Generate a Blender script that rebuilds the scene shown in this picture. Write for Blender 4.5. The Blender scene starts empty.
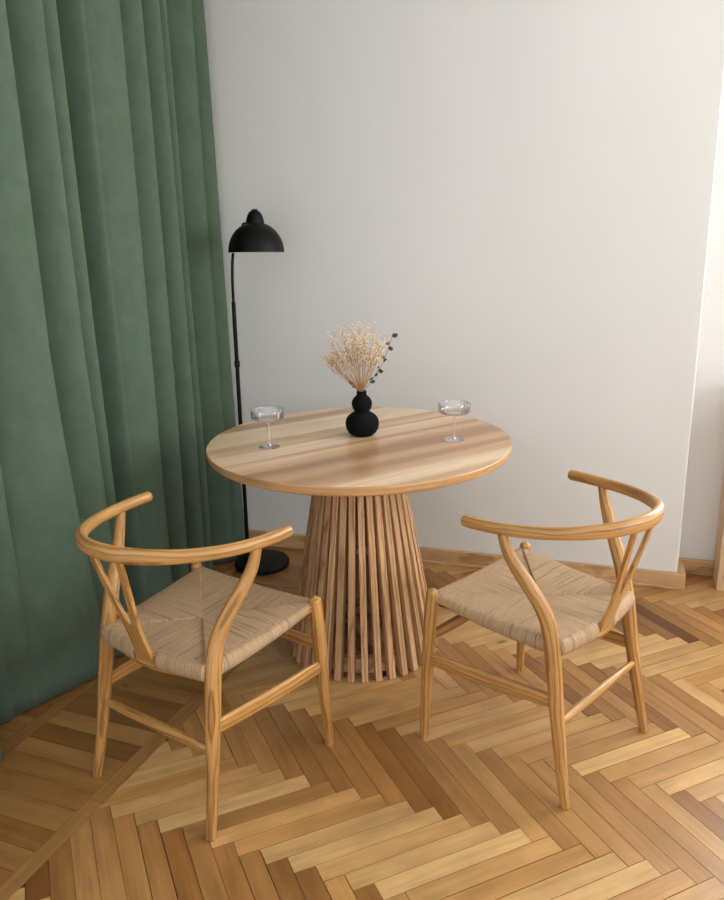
import bpy, bmesh, math, random
from mathutils import Vector, Matrix
PI = math.pi
random.seed(11)
scene = bpy.context.scene
col = scene.collection
ROOM = -0.3127          # direction of the back wall in plan
FLOOR = -0.375          # direction of the parquet rows in plan

# ------------------------------------------------------------------ node helpers
class N:
    def __init__(self, name):
        self.m = bpy.data.materials.new(name); self.m.use_nodes = True
        self.t = self.m.node_tree; self.t.nodes.clear()
        self.out = self.t.nodes.new('ShaderNodeOutputMaterial')
    def n(self, kind, **kw):
        x = self.t.nodes.new(kind)
        for k, v in kw.items():
            if k.startswith('_'): setattr(x, k[1:], v)
            else:
                key = k.replace('__', ' ')
                s = x.inputs[int(key[1:])] if key[0] == 'i' and key[1:].isdigit() else x.inputs[key]
                if hasattr(v, 'default_value') or isinstance(v, bpy.types.NodeSocket): self.t.links.new(v, s)
                else: s.default_value = v
        return x
    def link(self, a, b): self.t.links.new(a, b)
    def attr(self, name):
        return self.n('ShaderNodeAttribute', _attribute_name=name)
    def math(self, op, a, b=0.0, c=None):
        x = self.n('ShaderNodeMath', _operation=op, i0=a, i1=b)
        if c is not None: x.inputs[2].default_value = c
        return x.outputs[0]
    def mapping(self, vec, scale=(1, 1, 1), rot=(0, 0, 0), loc=(0, 0, 0)):
        return self.n('ShaderNodeMapping', Vector=vec, Scale=scale, Rotation=rot, Location=loc).outputs[0]
    def noise(self, vec, scale=5.0, detail=3.0, rough=.5, dist=0.0):
        return self.n('ShaderNodeTexNoise', Vector=vec, Scale=scale, Detail=detail, Roughness=rough, Distortion=dist).outputs[0]
    def ramp(self, fac, stops, interp='LINEAR'):
        r = self.n('ShaderNodeValToRGB', Fac=fac); cr = r.color_ramp; cr.interpolation = interp
        while len(cr.elements) < len(stops): cr.elements.new(0.5)
        for e, (p, c) in zip(cr.elements, stops):
            e.position = p; e.color = (c, c, c, 1) if isinstance(c, (int, float)) else (*c, 1)
        return r.outputs[0]
    def mix(self, fac, a, b, mode='MIX'):
        x = self.n('ShaderNodeMix', _data_type='RGBA', _blend_type=mode)
        for s, v in ((x.inputs[0], fac), (x.inputs[6], a), (x.inputs[7], b)):
            if isinstance(v, bpy.types.NodeSocket): self.link(v, s)
            elif isinstance(v, tuple): s.default_value = (*v, 1)
            else: s.default_value = v
        return x.outputs[2]
    def bump(self, h, strength=.2, dist=.002):
        return self.n('ShaderNodeBump', Height=h, Strength=strength, Distance=dist).outputs[0]
    def pbr(self, colr, rough=.5, normal=None, **kw):
        b = self.n('ShaderNodeBsdfPrincipled')
        for k, v in (('Base Color', colr), ('Roughness', rough), ('Normal', normal)):
            if v is None: continue
            if isinstance(v, bpy.types.NodeSocket): self.link(v, b.inputs[k])
            elif isinstance(v, tuple): b.inputs[k].default_value = (*v, 1)
            else: b.inputs[k].default_value = v
        for k, v in kw.items():
            b.inputs[k.replace('__', ' ')].default_value = v
        self.link(b.outputs[0], self.out.inputs[0])
        return self.m

def lin(r, g, b):
    f = lambda c: (c/255/12.92 if c/255 <= .04045 else ((c/255+.055)/1.055)**2.4)
    return (f(r), f(g), f(b))

# ------------------------------------------------------------------ materials
def wood(name, light, mid, dark, rings=55.0, rough=.42, spec=.4, bump=.15, grainmix=.55):
    """timber with the grain running along the third component of the attribute gc"""
    k = N(name); g = k.attr('gc').outputs[1]; tone = k.attr('tone').outputs[2]
    base = k.mapping(g, (1, 1, .42))
    warp = k.noise(base, 16, 2, .5)
    v = k.n('ShaderNodeVectorMath', _operation='MULTIPLY_ADD', i0=base, i1=(1, 1, 1))
    wv = k.n('ShaderNodeVectorMath', _operation='SCALE', i0=k.n('ShaderNodeTexNoise', Vector=base, Scale=9.0, Detail=2.0).outputs[1])
    wv.inputs['Scale'].default_value = .030
    k.link(wv.outputs[0], v.inputs[2])
    w = k.n('ShaderNodeTexWave', _wave_type='RINGS', _rings_direction='Z', _wave_profile='SAW', Vector=v.outputs[0], Scale=rings, Distortion=1.2, Detail=2.0)
    w.inputs['Detail Scale'].default_value = 2.0
    fine = k.noise(k.mapping(g, (330, 330, 7)), 1.0, 4, .65)
    band = k.ramp(w.outputs[1], [(0, .15), (.5, .3), (.88, .95), (1, .2)])
    mixv = k.math('ADD', k.math('MULTIPLY', band, grainmix), k.math('MULTIPLY', fine, 1-grainmix))
    c = k.ramp(mixv, [(.20, light), (.42, mid), (.70, dark)])
    blot = k.ramp(warp, [(.3, .86), (.7, 1.06)])
    c = k.mix(1.0, c, blot, 'MULTIPLY')
    tn = k.ramp(tone, [(0, .78), (.5, 1.0), (1, 1.16)])
    c = k.mix(1.0, c, tn, 'MULTIPLY')
    return k.pbr(c, rough, k.bump(fine, bump, .0006), Specular__IOR__Level=spec)

M = {}
M['chair'] = wood('oiled_oak', lin(216, 168, 104), lin(188, 138, 76), lin(132, 86, 40), rings=24, rough=.36, spec=.5, grainmix=.33)
M['slat'] = wood('ash_slats', lin(226, 188, 144), lin(206, 164, 120), lin(160, 114, 76), rings=30, rough=.5, spec=.35, grainmix=.4)
M['edge'] = wood('ash_edge', lin(218, 178, 128), lin(200, 154, 104), lin(168, 120, 74), rings=9, rough=.4, spec=.4, grainmix=.3)
M['skirting'] = wood('pine_skirting', lin(224, 186, 140), lin(208, 166, 118), lin(176, 132, 86), rings=18, rough=.45, spec=.35, grainmix=.4)
M['cabinet'] = wood('beech_panel', lin(240, 214, 184), lin(232, 202, 168), lin(214, 178, 140), rings=14, rough=.5, spec=.3, grainmix=.3)

def mat_floor():
    k = N('old_parquet'); g = k.attr('gc').outputs[1]; tone = k.attr('tone').outputs[2]; hue = k.attr('hue').outputs[2]
    fine = k.noise(k.mapping(g, (160, 160, 6)), 1.0, 4, .6)
    cath = k.noise(k.mapping(g, (34, 34, 2.4)), 1.0, 3, .55, .6)
    blot = k.noise(k.mapping(g, (14, 14, 9)), 1.0, 3, .5)
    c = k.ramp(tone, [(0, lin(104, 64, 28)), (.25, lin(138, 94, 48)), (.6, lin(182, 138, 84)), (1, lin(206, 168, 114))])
    c = k.mix(1.0, c, k.ramp(hue, [(0, (.99, 1.0, 1.0)), (.5, (1, .97, .93)), (1, (1.02, .94, .84))]), 'MULTIPLY')
    c = k.mix(1.0, c, k.ramp(cath, [(.3, .78), (.55, 1.0), (.75, 1.08)]), 'MULTIPLY')
    c = k.mix(1.0, c, k.ramp(fine, [(.3, .90), (.6, 1.03)]), 'MULTIPLY')
    c = k.mix(1.0, c, k.ramp(blot, [(.28, .84), (.6, 1.04)]), 'MULTIPLY')
    # scattered knots
    vo = k.n('ShaderNodeTexVoronoi', Vector=k.mapping(g, (9, 9, 4.2)), Scale=1.0)
    kn = k.ramp(vo.outputs[0], [(0, 1.0), (.05, .9), (.11, 0.0)])
    rare = k.math('GREATER_THAN', k.n('ShaderNodeSeparateColor', Color=vo.outputs[1]).outputs[0], .86)
    c = k.mix(k.math('MULTIPLY', k.math('MULTIPLY', kn, rare), .75), c, lin(84, 46, 20))
    rr = k.ramp(blot, [(.3, .30), (.7, .46)])
    return k.pbr(c, rr, k.bump(fine, .10, .0006), Specular__IOR__Level=.42)
M['floor'] = mat_floor()
def mat_gap():
    k = N('parquet_joint'); o = k.n('ShaderNodeTexCoord').outputs[3]
    c = k.ramp(k.noise(o, 30, 2), [(.3, lin(58, 36, 20)), (.7, lin(96, 64, 36))])
    return k.pbr(c, .8)
M['gap'] = mat_gap()

def mat_wall():
    k = N('painted_plaster'); o = k.n('ShaderNodeTexCoord').outputs[3]
    big = k.noise(k.mapping(o, (.8, .8, .5)), 1.3, 3)
    c = k.ramp(big, [(.3, lin(230, 228, 225)), (.7, lin(236, 234, 231))])
    scr = k.noise(k.mapping(o, (4, 4, 1.5)), 6, 5, .7)
    h = k.math('ADD', k.noise(o, 3.2, 3), k.math('MULTIPLY', scr, .12))
    return k.pbr(c, .75, k.bump(h, .12, .02), Specular__IOR__Level=.25)
M['wall'] = mat_wall()

def mat_curtain():
    k = N('green_velvet'); g = k.attr('gc').outputs[1]
    nap = k.noise(k.mapping(g, (14, 14, 9)), 1.0, 5, .7)
    fibre = k.noise(k.mapping(g, (420, 420, 300)), 1.0, 2)
    c = k.ramp(nap, [(.3, lin(82, 99, 82)), (.7, lin(93, 110, 93))])
    c = k.mix(1.0, c, k.ramp(fibre, [(.3, .88), (.7, 1.08)]), 'MULTIPLY')
    return k.pbr(c, .92, k.bump(fibre, .2, .001), Specular__IOR__Level=.1, Sheen__Weight=.06, Sheen__Roughness=.5)
M['curtain'] = mat_curtain()

def mat_cord():
    k = N('paper_cord'); g = k.attr('gc'); sx = k.n('ShaderNodeSeparateXYZ', Vector=g.outputs[1])
    u = sx.outputs[0]
    jit = k.noise(k.mapping(g.outputs[1], (24, 5, 5)), 1.0, 2)
    ph = k.math('ADD', k.math('MULTIPLY', u, 2*PI/.0044), k.math('MULTIPLY', jit, 2.0))
    s = k.math('SINE', ph); h = k.math('ABSOLUTE', k.math('SINE', k.math('MULTIPLY', ph, .5)))
    groove = k.ramp(h, [(0, .50), (.4, .92), (1, 1.05)])
    tw = k.math('ADD', k.math('MULTIPLY', k.noise(k.mapping(g.outputs[1], (420, 7, 7)), 1.0, 2, .5), .5), k.math('MULTIPLY', k.noise(k.mapping(g.outputs[1], (420, 420, 420)), 1.0, 2, .5), .5))
    c = k.ramp(tw, [(.28, lin(154, 123, 92)), (.5, lin(182, 150, 116)), (.72, lin(208, 180, 146))])
    lines = k.noise(k.mapping(g.outputs[1], (300, 4, 4)), 1.0, 1, .5)
    c = k.mix(1.0, c, k.ramp(lines, [(.30, .42), (.37, .95), (.7, 1.05)]), 'MULTIPLY')
    c = k.mix(1.0, c, groove, 'MULTIPLY')
    return k.pbr(c, .72, k.bump(h, .55, .0016), Specular__IOR__Level=.25)
M['cord'] = mat_cord()

def mat_tabletop():
    k = N('ash_boards'); o = k.mapping(k.n('ShaderNodeTexCoord').outputs[3], (1, 1, 1), (0, 0, -math.radians(33)))
    sep = k.n('ShaderNodeSeparateXYZ', Vector=o)
    bands = k.noise(k.mapping(o, (.35, 10.5, 1), (0, 0, 0), (3.7, 1.15, 0)), 1.0, 1.5, .45)
    boards = k.n('ShaderNodeTexVoronoi', _voronoi_dimensions='1D', W=k.math('MULTIPLY', sep.outputs[1], 11.0), Scale=1.0)
    btone = k.n('ShaderNodeSeparateColor', Color=boards.outputs[1]).outputs[0]
    f = k.math('ADD', k.math('MULTIPLY', bands, .66), k.math('MULTIPLY', btone, .34))
    c = k.ramp(f, [(.30, lin(170, 128, 94)), (.42, lin(202, 162, 124)), (.52, lin(226, 194, 158)), (.68, lin(236, 210, 176))])
    fine = k.noise(k.mapping(o, (9, 380, 1)), 1.0, 3, .6)
    line = k.noise(k.mapping(o, (2.2, 75, 1)), 1.0, 3, .6, .4)
    c = k.mix(1.0, c, k.ramp(fine, [(.3, .90), (.65, 1.04)]), 'MULTIPLY')
    c = k.mix(1.0, c, k.ramp(line, [(.32, .84), (.5, 1.0), (.7, 1.05)]), 'MULTIPLY')
    return k.pbr(c, .30, k.bump(fine, .06, .0004), Specular__IOR__Level=.5)
M['tabletop'] = mat_tabletop()

def mat_black(name, rough, base=.012, spec=.4):
    k = N(name); o = k.n('ShaderNodeTexCoord').outputs[3]
    n = k.noise(o, 260, 3)
    c = k.ramp(n, [(.3, base*.75), (.7, base*1.3)])
    return k.pbr(c, rough, k.bump(n, .12, .0006), Specular__IOR__Level=spec)
M['black'] = mat_black('black_lacquered_metal', .45, .0025, .2)
M['vase'] = mat_black('matte_black_ceramic', .8, .004, .12)
def mat_inside():
    k = N('white_enamel'); o = k.n('ShaderNodeTexCoord').outputs[3]
    return k.pbr(k.ramp(k.noise(o, 40, 2), [(.3, .70), (.7, .76)]), .5)
M['enamel'] = mat_inside()

def mat_glass(name, tint=(.97, .98, .98)):
    k = N(name); o = k.n('ShaderNodeTexCoord').outputs[3]
    lw = k.n('ShaderNodeLayerWeight', Blend=.34)
    tr = k.n('ShaderNodeBsdfTransparent', Color=(*tint, 1))
    gl = k.n('ShaderNodeBsdfGlossy', Color=(1, 1, 1, 1), Roughness=.05)
    k.link(k.bump(k.noise(o, 120, 2), .03, .0005), gl.inputs['Normal'])
    f = k.math('MULTIPLY_ADD', lw.outputs[0], .70, .10)
    mx = k.n('ShaderNodeMixShader', i0=f, i1=tr.outputs[0], i2=gl.outputs[0])
    k.link(mx.outputs[0], k.out.inputs[0])
    return k.m
M['glass'] = mat_glass('clear_glass', (.98, .983, .98))
M['pane'] = mat_glass('window_glass')
def mat_noisy(name, a, b, rough=.7, scale=60):
    k = N(name); o = k.n('ShaderNodeTexCoord').outputs[3]
    return k.pbr(k.ramp(k.noise(o, scale, 3), [(.3, a), (.7, b)]), rough)
M['stem'] = mat_noisy('dry_stems', lin(166, 118, 72), lin(202, 160, 110), .8, 90)
M['blossom'] = mat_noisy('dry_blossoms', lin(232, 214, 180), lin(250, 240, 218), .85, 140)
M['leaf'] = mat_noisy('dry_dark_leaves', lin(76, 64, 58), lin(118, 104, 92), .75, 80)
M['twig'] = mat_noisy('dry_twig', lin(120, 90, 60), lin(150, 116, 80), .8, 80)
M['white_paint'] = mat_noisy('white_window_paint', lin(232, 232, 228), lin(240, 240, 236), .45, 8)

# ------------------------------------------------------------------ mesh builder
class MB:
    def __init__(self): self.v = []; self.f = []; self.gc = []; self.tone = []; self.hue = []; self.mi = []
    def vert(self, p, gc=None, tone=.5, hue=.5):
        self.v.append(tuple(p)); self.gc.append(tuple(gc if gc is not None else p)); self.tone.append(tone); self.hue.append(hue)
        return len(self.v)-1
    def face(self, idx, mi=0): self.f.append(tuple(idx)); self.mi.append(mi)
    def build(self, name, mats, parent=None, smooth=True, sharp=None, bevel=0, seg=2):
        me = bpy.data.meshes.new(name); me.from_pydata(self.v, [], self.f)
        a = me.attributes.new('gc', 'FLOAT_VECTOR', 'POINT'); a.data.foreach_set('vector', [c for g in self.gc for c in g])
        a = me.attributes.new('tone', 'FLOAT', 'POINT'); a.data.foreach_set('value', self.tone)
        a = me.attributes.new('hue', 'FLOAT', 'POINT'); a.data.foreach_set('value', self.hue)
        for m in (mats if isinstance(mats, list) else [mats]): me.materials.append(m)
        me.polygons.foreach_set('material_index', self.mi)
        bm = bmesh.new(); bm.from_mesh(me)
        if bevel:
            es = [e for e in bm.edges if len(e.link_faces) == 2 and e.calc_face_angle(0) > .6]
            bmesh.ops.bevel(bm, geom=es, offset=bevel, segments=seg, affect='EDGES', profile=.5)
        bmesh.ops.recalc_face_normals(bm, faces=bm.faces)
        bm.to_mesh(me); bm.free()
        me.polygons.foreach_set('use_smooth', [smooth]*len(me.polygons))
        if smooth and sharp: me.set_sharp_from_angle(angle=math.radians(sharp))
        o = bpy.data.objects.new(name, me); col.objects.link(o)
        if parent: o.parent = parent
        return o

def catmull(keys, n):
    """keys: tuples of equal length, returns n+1 smooth samples"""
    K = [keys[0]] + list(keys) + [keys[-1]]; out = []; m = len(keys)-1
    for i in range(n+1):
        t = i/n*m; j = min(int(t), m-1); u = t-j
        p0, p1, p2, p3 = K[j], K[j+1], K[j+2], K[j+3]
        out.append(tuple(.5*(2*b + (c-a)*u + (2*a-5*b+4*c-d)*u*u + (3*b-a-3*c+d)*u**3) for a, b, c, d in zip(p0, p1, p2, p3)))
    return out

def tube(mb, pts, ref=(0, 0, 1), seg=16, cap=True, round_ends=(0, 0), off=(0, 0, 0), tone=.5, power=2.0):
    """pts: (x,y,z,ra,rb): ra along the side axis, rb along the ref-ish axis"""
    P = [Vector(p[:3]) for p in pts]; R = [(p[3], p[4]) for p in pts]
    T = []
    for i in range(len(P)):
        a = P[max(i-1, 0)]; b = P[min(i+1, len(P)-1)]; T.append((b-a).normalized())
    for end in (0, 1):
        rl = round_ends[end]
        if rl:
            i = 0 if end == 0 else len(P)-1
            t = -T[i] if end == 0 else T[i]; base = P[i].copy(); r = R[i]
            ex = []
            for q in (.35, .65, .87, 1.0):
                s = math.sqrt(max(0, 1-q*q)); s = max(s, .10)
                ex.append((base + t*rl*q, (r[0]*s, r[1]*s)))
            for p, rr in ex:
                if end == 0: P.insert(0, p); R.insert(0, rr); T.insert(0, T[0])
                else: P.append(p); R.append(rr); T.append(T[-1])
    ref = Vector(ref); d = 0; rings = []
    for i, (p, t) in enumerate(zip(P, T)):
        if i: d += (p-P[i-1]).length
        s = t.cross(ref)
        if s.length < 1e-4: s = t.cross(Vector((1, 0, 0)))
        s.normalize(); u = s.cross(t).normalized()
        ring = []
        for k in range(seg):
            a = 2*PI*k/seg; c, n = math.cos(a), math.sin(a)
            c2 = math.copysign(abs(c)**(2/power), c); n2 = math.copysign(abs(n)**(2/power), n)
            ring.append(mb.vert(p + s*(c2*R[i][0]) + u*(n2*R[i][1]), (c2*R[i][0]+off[0], n2*R[i][1]+off[1], d+off[2]), tone))
        rings.append(ring)
    for a, b in zip(rings, rings[1:]):
        for k in range(seg): mb.face((a[k], a[(k+1) % seg], b[(k+1) % seg], b[k]))
    if cap:
        mb.face(rings[0][::-1]); mb.face(rings[-1])

def lathe(mb, prof, seg=48, cx=0, cy=0, closed=False, mi=0, ribs=0, ribamp=0):
    rings = []
    for r, z in prof:
        if r < 1e-6: rings.append([mb.vert((cx, cy, z))]); continue
        ring = []
        for k in range(seg):
            a = 2*PI*k/seg
            ring.append(mb.vert((cx+r*math.cos(a), cy+r*math.sin(a), z)))
        rings.append(ring)
    for a, b in zip(rings, rings[1:]):
        if len(a) == 1 and len(b) == 1: continue
        for k in range(seg):
            k2 = (k+1) % seg
            if len(a) == 1: mb.face((a[0], b[k2], b[k]), mi)
            elif len(b) == 1: mb.face((a[k], a[k2], b[0]), mi)
            else: mb.face((a[k], a[k2], b[k2], b[k]), mi)

def box(mb, lo, hi, grain=0, off=(0, 0, 0), tone=.5):
    ids = []
    for x in (lo[0], hi[0]):
        for y in (lo[1], hi[1]):
            for z in (lo[2], hi[2]):
                q = (x, y, z); g = {0: (y, z, x), 1: (x, z, y), 2: (x, y, z)}[grain]
                ids.append(mb.vert(q, tuple(a+b for a, b in zip(g, off)), tone))
    for f in ((0, 1, 3, 2), (4, 6, 7, 5), (0, 4, 5, 1), (2, 3, 7, 6), (0, 2, 6, 4), (1, 5, 7, 3)):
        mb.face([ids[i] for i in f])

def tag(o, label=None, cat=None, group=None, kind=None):
    for k, v in (('label', label), ('category', cat), ('group', group), ('kind', kind)):
        if v: o[k] = v
    return o
def empty(name, loc, rz=0):
    o = bpy.data.objects.new(name, None); col.objects.link(o); o.location = loc; o.rotation_euler = (0, 0, rz); o.empty_display_size = .1
    return o
def copy_tree(o, parent=None):
    c = o.copy(); col.objects.link(c); c.parent = parent
    for ch in list(o.children): copy_tree(ch, c)
    return c
def room(o, rz=ROOM): o.rotation_euler = (0, 0, rz); return o
def to_room(x, y):
    c, s = math.cos(ROOM), math.sin(ROOM); return (c*x+s*y, -s*x+c*y)

# ------------------------------------------------------------------ floor (herringbone, one mesh)
W, L = .0518, .396
RT = math.sqrt(.5)
def clip(poly, axis, val, keep_greater):
    out = []
    for i in range(len(poly)):
        a, b = poly[i], poly[(i+1) % len(poly)]
        da = (a[axis]-val)*(1 if keep_greater else -1); db = (b[axis]-val)*(1 if keep_greater else -1)
        if da >= 0: out.append(a)
        if da*db < 0:
            t = da/(da-db); out.append(tuple(a[i]+(b[i]-a[i])*t for i in range(2)))
    return out
def plank(mb, poly, dirv, tone, hue, rnd):
    if len(poly) < 3: return
    area = abs(sum(a[0]*b[1]-b[0]*a[1] for a, b in zip(poly, poly[1:]+poly[:1])))/2
    if area < 2e-4: return
    cx = sum(p[0] for p in poly)/len(poly); cy = sum(p[1] for p in poly)/len(poly)
    off = (rnd.uniform(0, 50), rnd.uniform(0, 50), rnd.uniform(0, 50)); dz = rnd.uniform(-.0004, 0)
    tx, ty = rnd.uniform(-.004, .004), rnd.uniform(-.002, .002)
    d = Vector(dirv).normalized(); n = Vector((-d.y, d.x))
    g = rnd.choice((.0005, .0006, .0008, .0013))
    top = []; bot = []
    for x, y in poly:
        r = Vector((x-cx, y-cy)); ln = r.length
        q = r*(1-g*1.45/max(ln*.5, .02)) if ln > 0 else r
        # shrink measured along both plank axes so that every joint has the same width
        a, b = r.dot(d), r.dot(n)
        a -= math.copysign(min(g, abs(a)), a); b -= math.copysign(min(g, abs(b)), b)
        q = d*a+n*b
        gc = (b+off[0], off[1], a+off[2])
        top.append(mb.vert((cx+q.x, cy+q.y, dz+tx*b+ty*a*.2), gc, tone, hue))
        bot.append(mb.vert((cx+q.x, cy+q.y, -.006), gc, tone, hue))
    mb.face(top, 0)
    m = len(top)
    for i in range(m): mb.face((top[i], bot[i], bot[(i+1) % m], top[(i+1) % m]), 0)
fm = MB(); rnd = random.Random(5)
X0, X1, Y0, Y1 = -1.275, 2.75, -.35, 3.35
step = W/RT; pitch = L*RT
def tones(kind):  # A boards coloured lighter than B: directional grain sheen painted into the tone
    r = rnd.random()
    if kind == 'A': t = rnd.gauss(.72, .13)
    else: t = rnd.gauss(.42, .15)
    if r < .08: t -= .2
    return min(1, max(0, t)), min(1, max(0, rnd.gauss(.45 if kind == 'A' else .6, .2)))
seam0 = 1.335; phase = -.753-pitch
for kcol in range(-7, 9):
    kind = 'A' if kcol % 2 == 0 else 'B'
    ytop = seam0+(kcol+1)*pitch
    for i in range(-70, 90):
        if kind == 'A':
            t = Vector((phase+pitch+i*step, ytop)); d = Vector((RT, RT)); e = Vector((RT, -RT))
        else:
            t = Vector((phase+i*step, ytop)); d = Vector((-RT, RT)); e = Vector((-RT, -RT))
        poly = [t, t+e*W, t+e*W-d*L, t-d*L]
        poly = [tuple(p) for p in poly]
        for ax, val, gr in ((0, X0, True), (0, X1, False), (1, Y0, True), (1, Y1, False)):
            poly = clip(poly, ax, val, gr)
            if len(poly) < 3: break
        if len(poly) < 3: continue
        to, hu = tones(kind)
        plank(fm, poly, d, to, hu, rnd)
# border strips and cross boards along the curtain
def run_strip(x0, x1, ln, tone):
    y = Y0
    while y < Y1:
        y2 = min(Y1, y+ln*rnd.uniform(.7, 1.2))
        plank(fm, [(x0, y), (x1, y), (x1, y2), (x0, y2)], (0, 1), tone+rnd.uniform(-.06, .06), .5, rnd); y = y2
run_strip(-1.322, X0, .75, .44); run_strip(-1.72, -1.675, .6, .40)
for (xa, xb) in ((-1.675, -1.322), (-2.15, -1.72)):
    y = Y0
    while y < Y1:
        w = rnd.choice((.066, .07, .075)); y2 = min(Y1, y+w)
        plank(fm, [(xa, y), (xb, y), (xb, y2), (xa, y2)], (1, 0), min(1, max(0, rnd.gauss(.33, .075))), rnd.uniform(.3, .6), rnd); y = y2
b0 = len(fm.v)
for p in ((-2.2, Y0-.05, -.0035), (X1+.05, Y0-.05, -.0035), (X1+.05, Y1+.05, -.0035), (-2.2, Y1+.05, -.0035)): fm.vert(p)
fm.face((b0, b0+1, b0+2, b0+3), 1)
lo = [(-2.2, Y0-.05), (X1+.05, Y0-.05), (X1+.05, Y1+.05), (-2.2, Y1+.05)]
b1 = len(fm.v)
for x, y in lo: fm.vert((x, y, -.06))
fm.face((b1+3, b1+2, b1+1, b1), 1)
for i in range(4): fm.face((b0+i, b1+i, b1+(i+1) % 4, b0+(i+1) % 4), 1)
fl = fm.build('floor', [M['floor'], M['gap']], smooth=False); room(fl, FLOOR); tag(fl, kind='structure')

# ------------------------------------------------------------------ walls
WY = 3.145              # back wall plane in the room frame
CX = to_room(1.282, 2.891)[0]-.014
H = 2.75
wb = MB(); box(wb, (-1.95, WY, 0), (CX, WY+.16, H)); o = room(wb.build('wall_back', M['wall'], smooth=False, bevel=.006)); tag(o, kind='structure')
RX = 2.3; wy0, wy1, wz0, wz1 = .35, 2.15, .80, 2.45
nx0, nx1 = .72, 1.92     # window above the cabinet in the niche wall
wn = MB(); n0, n1 = WY+.162, WY+.30
box(wn, (CX-.25, n0, 0), (nx0, n1, H)); box(wn, (nx1, n0, 0), (RX, n1, H)); box(wn, (nx0, n0, 0), (nx1, n1, wz0+.05)); box(wn, (nx0, n0, wz1), (nx1, n1, H))
o = room(wn.build('wall_niche', M['wall'], smooth=False)); tag(o, kind='structure')
ce = MB(); box(ce, (-1.95, -.3, H), (RX+.14, WY+.30, H+.08)); o = room(ce.build('ceiling', M['wall'], smooth=False)); tag(o, kind='structure')
wl = MB(); box(wl, (-1.95, -.3, 0), (-1.83, WY, H)); o = room(wl.build('wall_left', M['wall'], smooth=False)); tag(o, kind='structure')
# right wall with its window opening (out of view, gives the daylight)
wr = MB()
box(wr, (RX, -.3, 0), (RX+.14, wy0, H)); box(wr, (RX, wy1, 0), (RX+.14, WY+.3, H))
box(wr, (RX, wy0, 0), (RX+.14, wy1, wz0)); box(wr, (RX, wy0, wz1), (RX+.14, wy1, H))
o = room(wr.build('wall_right', M['wall'], smooth=False)); tag(o, kind='structure')
win = tag(empty('window_1', (0, 0, 0), ROOM), kind='structure')
wf = MB()
for y in (wy0, (wy0+wy1)/2-.025, wy1-.05): box(wf, (RX+.05, y, wz0), (RX+.10, y+.05, wz1))
for z in (wz0, wz1-.05): box(wf, (RX+.05, wy0, z), (RX+.10, wy1, z+.05))
wf.build('window_frame', M['white_paint'], win, smooth=False)
wp = MB(); box(wp, (RX+.073, wy0+.03, wz0+.03), (RX+.077, wy1-.03, wz1-.03)); wp.build('window_pane', M['pane'], win, smooth=False)

win = tag(empty('window_2', (0, 0, 0), ROOM), kind='structure')
wf = MB()
for x in (nx0, (nx0+nx1)/2-.025, nx1-.05): box(wf, (x, n0+.05, wz0+.05), (x+.05, n0+.10, wz1))
for z in (wz0+.05, wz1-.05): box(wf, (nx0, n0+.05, z), (nx1, n0+.10, z+.05))
wf.build('window_frame', M['white_paint'], win, smooth=False)
wp = MB(); box(wp, (nx0+.03, n0+.073, wz0+.08), (nx1-.03, n0+.077, wz1-.03)); wp.build('window_pane', M['pane'], win, smooth=False)

# baseboards
bb = MB(); T = .018; TE = .031; BH = .066
box(bb, (-1.83, WY-T, 0), (CX+TE, WY-.0005, BH), 0)
o = room(bb.build('baseboard_back', M['skirting'], smooth=False, bevel=.003)); tag(o, kind='structure')
bs = MB(); box(bs, (-1.83, WY-T-.014, 0), (CX+TE-.03, WY-T-.0003, .014), 0, (3, 1, 0), .35)
o = room(bs.build('trim_1', M['skirting'], smooth=False, bevel=.003)); tag(o, kind='structure')
br = MB(); box(br, (CX+.0005, WY, 0), (CX+TE, WY+.161, BH), 1, (1, 4, 0))
o = room(br.build('baseboard_return', M['skirting'], smooth=False, bevel=.003)); tag(o, kind='structure')
bn = MB(); box(bn, (CX+TE, WY+.162-T, 0), (.468, WY+.1615, BH), 0, (7, 2, 0))
o = room(bn.build('baseboard_niche', M['skirting'], smooth=False, bevel=.003)); tag(o, kind='structure')

# pale wooden cabinet, only its left edge shows at the right border
cab = tag(empty('cabinet', (0, 0, 0), ROOM), 'pale beech cabinet edge in the wall niche at the right picture border', 'cabinet')
cx0, cx1, cy0, cy1 = .468, 1.25, WY+.008, WY+.158
c_ = MB(); box(c_, (cx0, cy0, 0), (cx0+.022, cy1, .80), 2); c_.build('side_panel', M['cabinet'], cab, smooth=False, bevel=.002)
c_ = MB(); box(c_, (cx1-.022, cy0, 0), (cx1, cy1, .80), 2); c_.build('side_panel', M['cabinet'], cab, smooth=False, bevel=.002)
c_ = MB(); box(c_, (cx0-.004, cy0-.006, .80), (cx1+.004, cy1, .822), 0); c_.build('top_panel', M['cabinet'], cab, smooth=False, bevel=.002)
for i in range(2):
    xa = cx0+.024+i*.368; c_ = MB(); box(c_, (xa, cy0-.002, .05), (xa+.364, cy0+.016, .796), 2, (i, 0, 0)); d = c_.build('door', M['cabinet'], cab, smooth=False, bevel=.002)
    c_ = MB(); tube(c_, [(xa+(.33 if i == 0 else .034), cy0-.002, .5, .008, .008), (xa+(.33 if i == 0 else .034), cy0-.024, .5, .012, .012)], seg=12); c_.build('knob', M['cabinet'], d, sharp=40)
c_ = MB(); box(c_, (cx0+.022, cy0+.01, 0), (cx1-.022, cy0+.026, .048), 0); c_.build('plinth', M['cabinet'], cab, smooth=False)

# ------------------------------------------------------------------ curtain
cu = MB()
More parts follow.
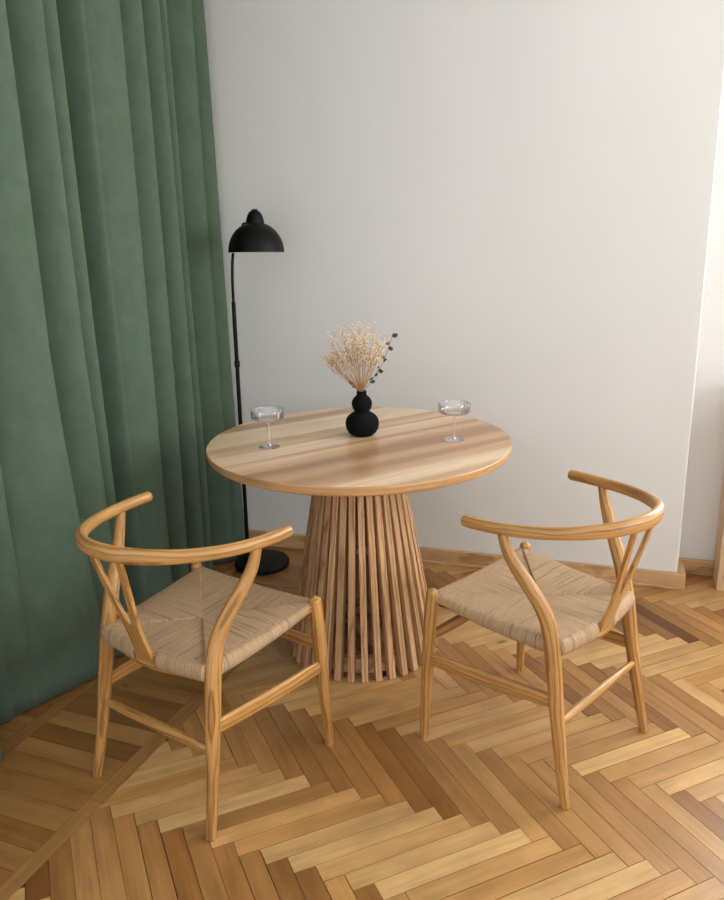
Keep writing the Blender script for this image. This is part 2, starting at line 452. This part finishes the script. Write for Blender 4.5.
# (distance along the wall, depth of the cloth surface): crests and troughs read fold by fold
folds = [(.95, 0), (1.05, 1), (1.10, 0), (1.25, 1), (1.30, 0), (1.46, 1), (1.55, 0), (1.675, .82), (1.735, .35), (1.885, 1), (1.935, .12),
         (2.035, 1), (2.065, .40), (2.135, .86), (2.165, .0), (2.245, -.15), (2.30, .74), (2.415, 1), (2.455, .05), (2.56, .96), (2.59, .02), (2.665, 1),
         (2.70, .02), (2.765, .85), (2.795, -.05), (2.915, .96), (2.95, .05), (3.05, .85), (3.10, .3)]
def fold_depth(s):
    for (a, fa), (b, fb) in zip(folds, folds[1:]):
        if a <= s <= b:
            t = (s-a)/(b-a)
            t = math.sin(t*PI/2)**.85 if fb > fa else 1-math.sin((1-t)*PI/2)**.85     # broad crests, narrow creases
            return -1.755+.19*(fa+(fb-fa)*t)
    return -1.70
NS, NZ = 620, 56; ZT = 2.68
arc = 0; prev = None; grid = []
ss = [.95+(3.10-.95)*i/NS for i in range(NS+1)]
arcs = [0]
for a, b in zip(ss, ss[1:]): arcs.append(arcs[-1]+math.hypot(b-a, fold_depth(b)-fold_depth(a)))
for j in range(NZ+1):
    z = .006+(ZT-.006)*j/NZ; row = []; low = max(0, 1-z/1.1)
    for i, s in enumerate(ss):
        sh = .085*low*math.exp(-((s-1.95)/.16)**2)
        d = fold_depth(min(3.10, max(.95, s-sh)))
        lin_ = -1.70+(s-1.60)/(2.01-1.60)*.153 if s > 1.2 else -1.70
        wt = low**1.1*max(0, min(1, (2.06-s)/.08))*max(0, min(1, (s-1.59)/.06))
        d = d+(max(-1.70, lin_)-d)*wt
        mean = -1.62
        amp = 1.0+.05*math.sin(s*5+z*1.3)
        x = mean+(d-mean)*amp + .006*math.sin(z*2.1+s*7)*low*(1-wt)
        bulge = -math.exp(-((s-1.57)/.05)**2)*.05*low**.7   # the hem kicks out next to the near chair
        x += bulge
        ys = s + .012*math.sin(z*1.7+s*9)*(1-z/ZT)
        if s > 2.95: q_ = 1-z/ZT; ys += (-.0233+.1362*q_-.0667*q_*q_)*(s-2.95)/.15
        row.append(cu.vert((x, min(ys, WY-.012), z), (arcs[i], 0, z)))
    grid.append(row)
for j in range(NZ):
    for i in range(NS): cu.face((grid[j][i], grid[j][i+1], grid[j+1][i+1], grid[j+1][i]))
o = room(cu.build('curtain', M['curtain'])); tag(o, 'floor-length green velvet curtain hanging in folds along the left wall', 'curtain')
sm = o.modifiers.new('thickness', 'SOLIDIFY'); sm.thickness = .003; sm.offset = 0

# ------------------------------------------------------------------ dining table
TX, TY, TR, TH = -.0094, 2.5095, .5037, .7547
tb = tag(empty('dining_table', (TX, TY, 0)), 'round ash dining table on a flared slatted pedestal between the two chairs', 'table')
m = MB(); lathe(m, [(0, TH-.034), (TR-.022, TH-.034), (TR-.006, TH-.027), (TR-.001, TH-.010), (TR, TH-.003), (TR-.0025, TH), (0, TH)], 160)
for i, g in enumerate(m.v): m.gc[i] = (g[2]*1.0, math.hypot(g[0], g[1]), math.atan2(g[1], g[0])*TR)
for q, f in enumerate(m.f):
    zs = [m.v[i][2] for i in f]; rs = [math.hypot(*m.v[i][:2]) for i in f]
    m.mi[q] = 0 if min(zs) > TH-.0028 else 1
m.build('tabletop', [M['tabletop'], M['edge']], tb, sharp=25)
NSL = 35; rb_, rt_ = .264, .138
for k in range(NSL):
    a = 2*PI*(k+.3)/NSL; ca, sa = math.cos(a), math.sin(a)
    w, dth = .0108, .030
    m = MB(); off = (random.uniform(0, 9), random.uniform(0, 9), random.uniform(0, 9)); tn = min(1, max(0, random.gauss(.5, .22)))
    pts = []
    for z, r in ((0.0005, rb_), (TH-.0345, rt_)):
        ww = w if z < .1 else w*.98
        for (rr, tt) in ((r, -ww), (r, ww), (r-dth, ww), (r-dth, -ww)):
            pts.append(m.vert((rr*ca-tt*sa, rr*sa+tt*ca, z), (tt+off[0], (rr-r)+off[1], z+off[2]), tn))
    m.face((3, 2, 1, 0)); m.face((4, 5, 6, 7))
    for i in range(4): m.face((i, (i+1) % 4, 4+(i+1) % 4, 4+i))
    m.build('slat', M['slat'], tb, smooth=False, bevel=.0015, seg=1)
m = MB(); ri = rb_-.036
lathe(m, [(ri-.03, .012), (ri-.004, .012), (ri-.012, .060), (ri-.038, .060), (ri-.03, .012)], 64); m.build('base_ring', M['slat'], tb, sharp=30)
m = MB(); lathe(m, [(0, TH-.058), (rt_-.037, TH-.058), (rt_-.035, TH-.0345), (0, TH-.0345)], 48); m.build('support_disc', M['slat'], tb, sharp=30)
m = MB(); rm_ = rt_+(rb_-rt_)*.45-.036
lathe(m, [(rm_-.03, .41), (rm_-.003, .41), (rm_-.006, .43), (rm_-.033, .43), (rm_-.03, .41)], 64); m.build('middle_ring', M['slat'], tb, sharp=30)

# ------------------------------------------------------------------ wishbone chair
def make_chair():
    root = empty('dining_chair', (0, 0, 0)); mt = M['chair']
    rn = random.Random(3)
    def off(): return (rn.uniform(.01, .05), rn.uniform(.01, .05), rn.uniform(0, 4))
    for s in (-1, 1):
        m = MB()                                    # front leg
        k = catmull([(s*.2463, .2152, .0, .0118), (s*.2405, .2112, .13, .0150), (s*.2345, .2072, .28, .0180), (s*.2290, .2035, .40, .0186), (s*.2265, .2000, .456, .0172)], 18)
        tube(m, [(x, y, z, r, r) for x, y, z, r in k], (0, 1, 0), 18, round_ends=(.0, .015), off=off())
        m.build('front_leg', mt, root, sharp=50)
        m = MB()                                    # rear leg: straight to the seat, then sweeping forward up to the arm
        k = catmull([(s*.2165, -.2345, 0, .0122), (s*.2095, -.2138, .10, .0150), (s*.2040, -.1957, .20, .0175), (s*.1992, -.1800, .30, .0195), (s*.1945, -.1640, .40, .0205), (s*.1925, -.1510, .46, .0203),
                     (s*.1955, -.1375, .50, .0197), (s*.2040, -.1180, .54, .0190), (s*.2165, -.0940, .58, .0180), (s*.2300, -.0705, .62, .0165), (s*.2405, -.0520, .66, .0148), (s*.2450, -.0390, .703, .0128)], 48)
        tube(m, [(x, y, z, r, r) for x, y, z, r in k], (0, 1, 0), 18, off=off())
        m.build('rear_leg', mt, root, sharp=50)
        m = MB()                                    # flat side stretcher
        k = catmull([(s*.236, .2075, .256, .006, .012), (s*.2335, .185, .259, .0085, .019), (s*.217, .01, .264, .0095, .0215), (s*.202, -.155, .272, .0085, .019), (s*.2000, -.183, .273, .006, .012)], 16)
        tube(m, k, (0, 0, 1), 16, off=off(), power=3.0); m.build('side_stretcher', mt, root, sharp=50)
        m = MB()                                    # side seat rail, wrapped by the cord
        tube(m, catmull([(s*.224, .2000, .437, .008, .008), (s*.204, .02, .428, .008, .008), (s*.190, -.158, .424, .008, .008)], 6), seg=10, off=off()); m.build('seat_rail', mt, root)
    m = MB(); tube(m, catmull([(-.232, .2065, .322, .006, .011), (-.2, .2065, .322, .008, .0165), (0, .2065, .322, .009, .018), (.2, .2065, .322, .008, .0165), (.232, .2065, .322, .006, .011)], 16), (0, 0, 1), 16, off=off(), power=3.0)
    m.build('front_stretcher', mt, root, sharp=50)
    m = MB(); tube(m, catmull([(-.2015, -.1945, .219, .0075, .0075), (-.15, -.1955, .220, .0105, .0115), (0, -.1965, .221, .0125, .0140), (.15, -.1955, .220, .0105, .0115), (.2015, -.1945, .219, .0075, .0075)], 22), (0, 0, 1), 14, off=off())
    m.build('rear_stretcher', mt, root)
    m = MB(); tube(m, catmull([(-.224, .2000, .437, .008, .008), (0, .2000, .433, .008, .008), (.224, .2000, .437, .008, .008)], 6), seg=10, off=off()); m.build('seat_rail', mt, root)
    m = MB(); tube(m, catmull([(-.196, -.163, .408, .008, .012), (-.08, -.1860, .402, .009, .015), (0, -.1920, .399, .009, .016), (.08, -.1860, .402, .009, .015), (.196, -.163, .408, .008, .012)], 12), seg=14, off=off(), power=3.5); m.build('seat_rail', mt, root)
    # steam-bent top rail
    m = MB(); pts = []; n = 72
    for i in range(n+1):
        t = PI*i/n; c, s = math.cos(t), math.sin(t)
        pts.append((.2555*c, .0665-.3655*s, .7124+.0250*s*s, .0145-.0005*s**3, .0155+.0055*s**4))
    tube(m, pts, (0, 0, 1), 20, round_ends=(.012, .012), off=(.02, .01, 0)); m.build('top_rail', mt, root, sharp=60)
    # Y-shaped back splat, a thin leaning plate
    m = MB(); base_z, top_z = .396, .724; o3 = off()
    def pos(x, h, dd):
        y = -.194-.003*math.sin(h*PI)-.091*h
        return (x, y-dd, base_z+(top_z-base_z)*h)
    # strips: build the plate as two legs plus one stem from matched rows
    def plate(rows):
        idx = []
        for (xa, xb, h) in rows:
            r = []
            for dd in (-.0048, .0048):
                for q in range(5):
                    x = xa+(xb-xa)*q/4; r.append(m.vert(pos(x, h, dd), (x+o3[0], dd+o3[1], h*.3+o3[2])))
            idx.append(r)
        for a, b in zip(idx, idx[1:]):
            for q in range(4):
                m.face((a[q], a[q+1], b[q+1], b[q])); m.face((a[5+q+1], a[5+q], b[5+q], b[5+q+1]))
            m.face((a[0], b[0], b[5], a[5])); m.face((b[4], a[4], a[9], b[9]))
        for r, fl_ in ((idx[0], 1), (idx[-1], 0)):
            for q in range(4): m.face((r[q], r[5+q], r[5+q+1], r[q+1]))
    plate([(-.031, .031, 0), (-.030, .030, .09), (-.0285, .0285, .18), (-.0275, .0275, .26), (-.0280, .0280, .33), (-.0285, .0285, .35)])
    for s in (-1, 1):
        plate([(s*.0003, s*.0285, .35), (s*.0065, s*.0300, .39), (s*.0130, s*.0345, .47), (s*.0195, s*.0395, .57), (s*.0285, s*.0470, .72), (s*.0350, s*.0530, .86), (s*.0400, s*.0575, 1.0)])
    m.build('back_splat', mt, root, sharp=40)
    # woven seat: four sectors meeting along the diagonals, cords wrapped over the rails
    m = MB(); O = Vector((0, -.001))
    Cn = [Vector((.213, .2035)), Vector((-.213, .2035)), Vector((-.184, -.176)), Vector((.184, -.176))]   # FR FL RL RR
    names = ['front', 'left', 'rear', 'right']
    for q in range(4):
        A, B = Cn[q], Cn[(q+1) % 4]; e = (B-A); ln = e.length; e = e.normalized(); nrm = Vector((e.y, -e.x))
        mid = (A+B)/2
        if (mid-O).dot(nrm) < 0: nrm = -nrm
        NU, NW = 48, 14; rows = []; tot = (mid-O).dot(nrm)
        side = names[q] in ('left', 'right')
        zc = .434
        def top(u):          # height of the cord over the rail, front corners highest
            if names[q] == 'front': return .455-.008*math.sin(PI*u)
            if names[q] == 'rear': return .4400-.004*math.sin(PI*u)
            v_ = u if names[q] == 'left' else 1-u
            return .455-.015*v_-.006*math.sin(PI*v_)
        def thick(u):
            if names[q] == 'front': return .032
            if names[q] == 'rear': return .046
            v_ = u if names[q] == 'left' else 1-u
            return .028+.020*v_
        def bow(u): return (.016*math.sin(PI*u) if names[q] == 'rear' else .004*math.sin(PI*u))
        NP = 10
        for j in range(NP):
            a = -PI/2-.35 + (PI+.35)*j/(NP-1); row = []
            for i in range(NU+1):
                u = i/NU; h_ = thick(u); cz = top(u)-h_/2
                p = A+(B-A)*u+nrm*(bow(u)+.0145*math.cos(a))
                row.append(m.vert((p.x, p.y, cz+h_/2*math.sin(a)), (u*ln, a*.016+.3*q, 0)))
            rows.append(row)
        for j in range(1, NW+1):
            w = j/NW; row = []
            for i in range(NU+1):
                u = i/NU; ed = A+(B-A)*u+nrm*bow(u); p = ed+(O-ed)*w
                edge_z = top(u)
                z = edge_z+(zc-edge_z)*(w**.8)
                z += (.0035*min(1, w*5)+.004*math.sin(PI*w)*math.sin(PI*u) if side else -.002*math.sin(PI*w))
                pu = (p-A).dot(e); pw = (p-mid).dot(nrm)
                row.append(m.vert((p.x, p.y, z), (pu, pw+.3*q, z)))
            rows.append(row)
        ends = [0, NU]
        if names[q] == 'rear':
            gap = [i for i in range(NU) if abs((i+.5)/NU-.5)*ln < .036]; ends += [gap[0], gap[-1]+1]
        for e_ in ends: m.face([r[e_] for r in rows[:NP]])
        if side:
            for e_ in (0, NU):
                dn_ = [m.vert((m.v[r[e_]][0], m.v[r[e_]][1], m.v[r[e_]][2]-.010), m.gc[r[e_]]) for r in rows[NP-1:]]
                up_ = [r[e_] for r in rows[NP-1:]]
                for c_ in range(len(dn_)-1): m.face((up_[c_], up_[c_+1], dn_[c_+1], dn_[c_]))
        for j, (a, b) in enumerate(zip(rows, rows[1:])):
            for i in range(NU):
                if names[q] == 'rear' and j < NP-2 and abs((i+.5)/NU-.5)*ln < .036: continue      # gap where the splat meets the rail
                m.face((a[i], a[i+1], b[i+1], b[i]))
    # underside
    b = [m.vert((c.x*.97, c.y*.97, .412), (c.x, c.y, 0)) for c in Cn]; m.face(b)
    m.build('woven_seat', M['cord'], root)
    return root
chair = make_chair()
chair.location = (-.4373, 1.893, 0); chair.rotation_euler.z = -.5984
tag(chair, 'oak wishbone chair with woven cord seat, in front of the green curtain', 'chair', 'wishbone chairs at the round table')
c2 = copy_tree(chair); c2.location = (.4875, 1.9775, 0); c2.rotation_euler.z = .7757
c2['label'] = 'oak wishbone chair with woven cord seat, on the right before the white wall'

# ------------------------------------------------------------------ floor lamp
lx, ly = -.457, 3.2102
lp = tag(empty('floor_lamp', (lx, ly, 0)), 'black floor lamp with domed metal shade beside the green curtain', 'floor lamp')
m = MB(); lathe(m, [(0, .0005), (.116, .0005), (.1213, .004), (.1213, .020), (.118, .0245), (.110, .0262), (0, .0275)], 64); m.build('base', M['black'], lp, sharp=35)
px = -.518-lx
m = MB(); tube(m, [(px, 0, .024, .0085, .0085), (px+.003, 0, .4, .0085, .0085), (px+.006, 0, .8, .0085, .0085), (px+.0085, 0, 1.16, .0085, .0085)], (0, 1, 0), 14); m.build('pole', M['black'], lp, sharp=40)
m = MB(); tube(m, [(px, 0, .026, .016, .016), (px, 0, .040, .0145, .0145), (px, 0, .046, .009, .009)], (0, 1, 0), 16); m.build('pole_socket', M['black'], lp, sharp=40)
m = MB(); tube(m, [(px+.0072, 0, .893, .0115, .0115), (px+.0072, 0, .918, .0115, .0115)], (0, 1, 0), 14); c_ = m.build('collar', M['black'], lp, sharp=40)
m = MB(); tube(m, [(px+.0075, -.009, .905, .004, .004), (px+.0075, -.02, .905, .004, .004), (px+.0075, -.021, .905, .0075, .0075), (px+.0075, -.029, .905, .0075, .0075)], (0, 0, 1), 12); m.build('thumb_screw', M['black'], c_, sharp=40)
m = MB()
k = catmull([(px+.0085, 0, 1.15, .0058), (px+.0105, 0, 1.25, .0058), (px+.0180, 0, 1.34, .0058), (px+.036, -.003, 1.395, .0058), (px+.060, -.024, 1.435, .0058), (px+.080, -.056, 1.458, .0058)], 30)
tube(m, [(a, b, c, r, r) for a, b, c, r in k], (0, 1, 0), 12); m.build('curved_arm', M['black'], lp)
sx, sy, sz = .0650, -.100, 1.3555
sh = MB(); prof = []
for i in range(17):
    a = PI/2*i/16; prof.append((.1080*math.cos(a)**.92, .112*math.sin(a)))
inner = [(r*.975, z*.97) for r, z in prof]
lathe(sh, [(r, z) for r, z in prof[:-1]] + [(0, .112)], 64, mi=0)
n0 = len(sh.v)
lathe(sh, [(.1080, 0.0), (.1062, -.0005)] + [(r, z+.0005) for r, z in inner[1:-1]] + [(0, .109)], 64, mi=1)
so = sh.build('lamp_shade', [M['black'], M['enamel']], lp, sharp=50); so.location = (sx, sy, sz); so.rotation_euler = (math.radians(-2), math.radians(.5), 0)
m = MB(); lathe(m, [(.0350, .094), (.0358, .104), (.0352, .112), (.0330, .124), (.0285, .138), (.0220, .149), (.0130, .156), (.006, .1585), (0, .159)], 40); m.build('shade_cap', M['black'], so, sharp=45)
m = MB(); tube(m, [(-.008, -.004, .1575, .0030, .0030), (.008, -.004, .1578, .0030, .0030)], (0, 0, 1), 10, round_ends=(.003, .003)); m.build('switch', M['black'], so)
m = MB(); tube(m, [(px+.076, -.050, 1.458, .010, .010), (px+.092, -.068, 1.460, .010, .010)], (0, 0, 1), 14, round_ends=(.004, .004)); m.build('hinge', M['black'], lp)
m = MB(); lathe(m, [(0, .070), (.013, .068), (.024, .052), (.029, .036), (.024, .018), (.012, .010), (0, .008)], 24); m.build('light_bulb', M['enamel'], so)

# ------------------------------------------------------------------ vase with dried flowers
vx, vy, vz = .003, 2.572, TH+.0004
v = MB()
pr = [(0, 0), (.030, 0), (.036, .002), (.046, .010), (.0540, .023), (.0570, .040), (.0545, .056), (.0460, .069), (.0340, .0775), (.0275, .0815), (.0258, .0845), (.0275, .0880), (.0318, .0960), (.0345, .1080), (.0330, .1190), (.0275, .1290), (.0205, .1355), (.0172, .1400), (.0165, .1460), (.0168, .1520), (.0155, .1535), (.0140, .1520), (.0138, .1420), (.0180, .1300), (.0240, .1080), (.0180, .0900), (0, .0860)]
prs = catmull(pr, 104); prs = [(max(r, 0), z) for r, z in prs]; prs[0] = (0, 0); prs[-1] = (0, .086)
lathe(v, prs, 56); o = v.build('vase', M['vase']); o.location = (vx, vy, vz)
tag(o, 'matte black double-gourd vase at the centre of the round table', 'vase')

rf = random.Random(21)
fb = empty('dried_flowers', (vx, vy, vz+.10)); tag(fb, 'bunch of beige dried gypsophila standing in the black vase', 'dried flowers')
st, bl = MB(), MB()
ICO = bmesh.new(); bmesh.ops.create_icosphere(ICO, subdivisions=1, radius=1); IV = [tuple(x.co) for x in ICO.verts]; IF = [[q.index for q in f.verts] for f in ICO.faces]; ICO.free()
def blossom(p, r):
    i0 = len(bl.v); sq = rf.uniform(.7, 1.1)
    for a in IV: bl.vert((p.x+a[0]*r, p.y+a[1]*r, p.z+a[2]*r*sq))
    for f in IF: bl.face([i0+q for q in f])
def stick(a, b, r0, r1, bend=0.0):
    mid = (a+b)/2+Vector((rf.uniform(-1, 1), rf.uniform(-1, 1), rf.uniform(-.2, .6)))*bend
    k = catmull([(*a, r0), (*mid, (r0+r1)/2), (*b, r1)], 5)
    tube(st, [(x, y, z, r, r) for x, y, z, r in k], (0, 1, .01), 4)
    return [Vector(q[:3]) for q in k]
SP1 = [(.0085, -.0075, 0), (.0105, -.0085, .053), (.040, -.022, .100), (.074, -.026, .155), (.104, -.024, .236)]
SP2 = [(-.0075, -.0085, 0), (-.0105, -.0095, .053), (-.020, -.022, .070), (-.033, -.028, .088)]
keep = [(Vector(q), 0.0018+.0095*min(1, max(0, q[2]-.055)/.05)) for sp in (SP1, SP2) for q in catmull(sp, 60)]
def clear(*ps):
    return all((p-q).length > r for p in ps for q, r in keep)
n_done = 0
while n_done < 54:
    phi = rf.uniform(0, 2*PI); th = math.radians(36)*math.sqrt(rf.random()); ln = .110+.095*rf.random()**.8
    if n_done < 9: phi = PI+rf.uniform(-.35, .35); th = math.radians(rf.uniform(40, 50)); ln = rf.uniform(.105, .155)
    root_ = Vector((rf.uniform(-.006, .006), rf.uniform(-.004, .008), -.008)); neck = Vector((math.cos(phi)*.007*th/.6, math.sin(phi)*.006*th/.6+.002, .053))
    d = Vector((math.sin(th)*math.cos(phi), math.sin(th)*math.sin(phi), math.cos(th)))
    tip = neck+d*ln
    if not clear(root_, root_.lerp(neck, .5), neck, *[neck.lerp(tip, q/12) for q in range(13)]): continue
    n_done += 1
    stick(root_, neck, .0009, .0009)
    ks = stick(neck, tip, .0009, .0005, .007)
    for b_ in range(rf.randint(7, 10)):
        a = ks[rf.choice((3, 3, 4, 4, 5, 5))]
        dd = (d+Vector((rf.gauss(0, .5), rf.gauss(0, .5), rf.gauss(.15, .4)))).normalized(); b = a+dd*rf.uniform(.012, .036)
        if b.x > .085 or not clear(a.lerp(b, .5), b): continue
        stick(a, b, .0005, .00035, .004); blossom(b, rf.uniform(.0016, .0028))
        for c in range(rf.randint(2, 4)):
            e = b+Vector((rf.gauss(0, .008), rf.gauss(0, .008), rf.gauss(.003, .008)))
            if not clear(b.lerp(e, .5), e): continue
            stick(b, e, .00035, .0003); blossom(e, rf.uniform(.0015, .0027))
st.build('stems', M['stem'], fb, smooth=False); tag(bl.build('blossoms', M['blossom'], fb, smooth=False), kind='stuff')

def sprig(label, pts, leaves, rl):
    root = tag(empty('eucalyptus_sprig', (vx, vy, vz+.10)), label, 'dried leaves')
    k = catmull(pts, 24); m = MB(); tube(m, [(x, y, z, .0009, .0009) for x, y, z in k], (0, 1, .01), 6); m.build('stem', M['twig'], root)
    for t, sd in leaves:
        p = Vector(k[int(t*24)]); m = MB(); r = rl*rf.uniform(.75, 1.15)
        ang = rf.uniform(-.2, .7); ax = Vector((sd*math.cos(ang), rf.uniform(-1.3, -.6), math.sin(ang))).normalized(); nm = ax.cross(Vector((0, 1, 0))).normalized()
        nn = ax.cross(nm).normalized(); side = (nm*rf.uniform(.7, 1)+nn*rf.uniform(-.7, .7)).normalized()
        up = ax.cross(side)
        rows = []
        for i in range(7):
            u = i/6; wv = math.sin(PI*min(1, u*.96+.02))**.7*r*.62
            rows.append([m.vert(p+ax*(u*r*1.9)+side*(wv*q)+up*(abs(q)*wv*.35-.10*r*math.sin(PI*u)+off_)) for off_ in (0, .0006) for q in (-1, -.5, 0, .5, 1)])
        for a, b in zip(rows, rows[1:]):
            for q in range(4):
                m.face((a[q], a[q+1], b[q+1], b[q])); m.face((a[5+q], b[5+q], b[6+q], a[6+q]))
            m.face((a[0], b[0], b[5], a[5])); m.face((a[4], a[9], b[9], b[4]))
        m.face(rows[0][:5]+rows[0][9:4:-1]); m.face(rows[-1][:5]+rows[-1][9:4:-1])
        m.build('leaf', M['leaf'], root, sharp=50)
sprig('dark dried leaf sprig reaching up right from the black vase', SP1,
      [(.42, 1), (.50, -1), (.58, 1), (.66, 1), (.70, -1), (.77, 1), (.80, -1), (.88, 1), (.92, -1), (1.0, 1)], .0115)
sprig('short dark dried sprig drooping left from the black vase', SP2, [(.72, -1), (.9, -1), (1.0, -1)], .0080)

# ------------------------------------------------------------------ coupe glasses
def make_glass():
    root = empty('coupe_glass', (0, 0, 0))
    m = MB(); seg = 120; R_ = .0535
    # outer and inner surface of the ribbed bowl
    prof = [(.0045, .0765, 0), (.024, .0775, 0), (.042, .0795, .3), (.0495, .0830, .8), (.0522, .088, 1), (.0530, .100, 1), (R_, .118, 1), (R_, .1225, .2), (R_-.0007, .1232, 0), (R_-.0014, .1225, 0), (R_-.0016, .118, 0), (.0514, .100, 0), (.0504, .0895, 0), (.0480, .0848, 0), (.041, .0817, 0), (.024, .0797, 0), (0, .0790, 0)]
    rings = []
    for r, z, rib in prof:
        z = .1232-(.1232-z)*.74
        if r == 0: rings.append([m.vert((0, 0, z))]); continue
        rings.append([m.vert(((r-rib*.0014*(.5+.5*math.cos(k*2*PI/4)))*math.cos(2*PI*k/seg), (r-rib*.0014*(.5+.5*math.cos(k*2*PI/4)))*math.sin(2*PI*k/seg), z)) for k in range(seg)])
    for a, b in zip(rings, rings[1:]):
        for k in range(seg):
            k2 = (k+1) % seg
            if len(b) == 1: m.face((a[k], a[k2], b[0]))
            else: m.face((a[k], a[k2], b[k2], b[k]))
    m.build('bowl', M['glass'], root)
    m = MB(); lathe(m, catmull([(.0075, .0045), (.0050, .010), (.0042, .024), (.0040, .055), (.0044, .076), (.0066, .0888)], 20), 20); m.build('stem', M['glass'], root)
    m = MB(); lathe(m, [(0, .0003), (.034, .0003), (.0352, .0012), (.034, .0021), (.018, .0030), (.0075, .0048), (0, .0052)], 56); m.build('foot', M['glass'], root, sharp=50)
    return root
g = make_glass(); g.location = (-.302, 2.444, TH+.0003); tag(g, 'ribbed coupe glass on the left of the round table, nearest the lamp', 'glass', 'coupe glasses on the table')
g2 = copy_tree(g); g2.location = (.304, 2.479, TH+.0003); g2.rotation_euler = (0, 0, .7); g2['label'] = 'ribbed coupe glass on the right of the round table, before the bare wall'

# ------------------------------------------------------------------ daylight
def rw(x, y, z):
    c, s = math.cos(ROOM), math.sin(ROOM); return Vector((c*x-s*y, s*x+c*y, z))
def area(name, loc, target, sx_, sy_, power, colr):
    l = bpy.data.lights.new(name, 'AREA'); l.shape = 'RECTANGLE'; l.size = sx_; l.size_y = sy_; l.energy = power; l.color = colr
    o = bpy.data.objects.new(name, l); col.objects.link(o); o.location = loc
    o.rotation_euler = (Vector(target)-Vector(loc)).to_track_quat('-Z', 'Y').to_euler(); return o
area('window_daylight', rw(RX+.25, (wy0+wy1)/2, 1.65), rw(-1.0, (wy0+wy1)/2-.2, .9), 1.8, 1.7, 80, (.93, .965, 1.0))
area('niche_daylight', rw((nx0+nx1)/2, WY+.50, 1.65), rw((nx0+nx1)/2-.6, 1.4, .7), 1.25, 1.6, 225, (.93, .965, 1.0))
w = bpy.data.worlds.new('daylight'); scene.world = w; w.use_nodes = True
bg = w.node_tree.nodes['Background']; bg.inputs[0].default_value = (.93, .97, 1.0, 1); bg.inputs[1].default_value = 1.12

# ------------------------------------------------------------------ camera
cam = bpy.data.cameras.new('camera'); co = bpy.data.objects.new('camera', cam); col.objects.link(co)
cam.sensor_width = 36; cam.sensor_fit = 'AUTO'; cam.lens = 777.1557/900*36; cam.clip_start = .05
co.matrix_world = Matrix.Translation((0, 0, 1.4226)) @ Matrix.Rotation(PI/2-.2734, 4, 'X') @ Matrix.Rotation(-.0226, 4, 'Z')
scene.camera = co
vs = scene.view_settings; scene.display_settings.display_device = 'sRGB'
vs.view_transform = 'Standard'; vs.look = 'None'; vs.gamma = 1; vs.use_curve_mapping = False; vs.exposure = 0.14
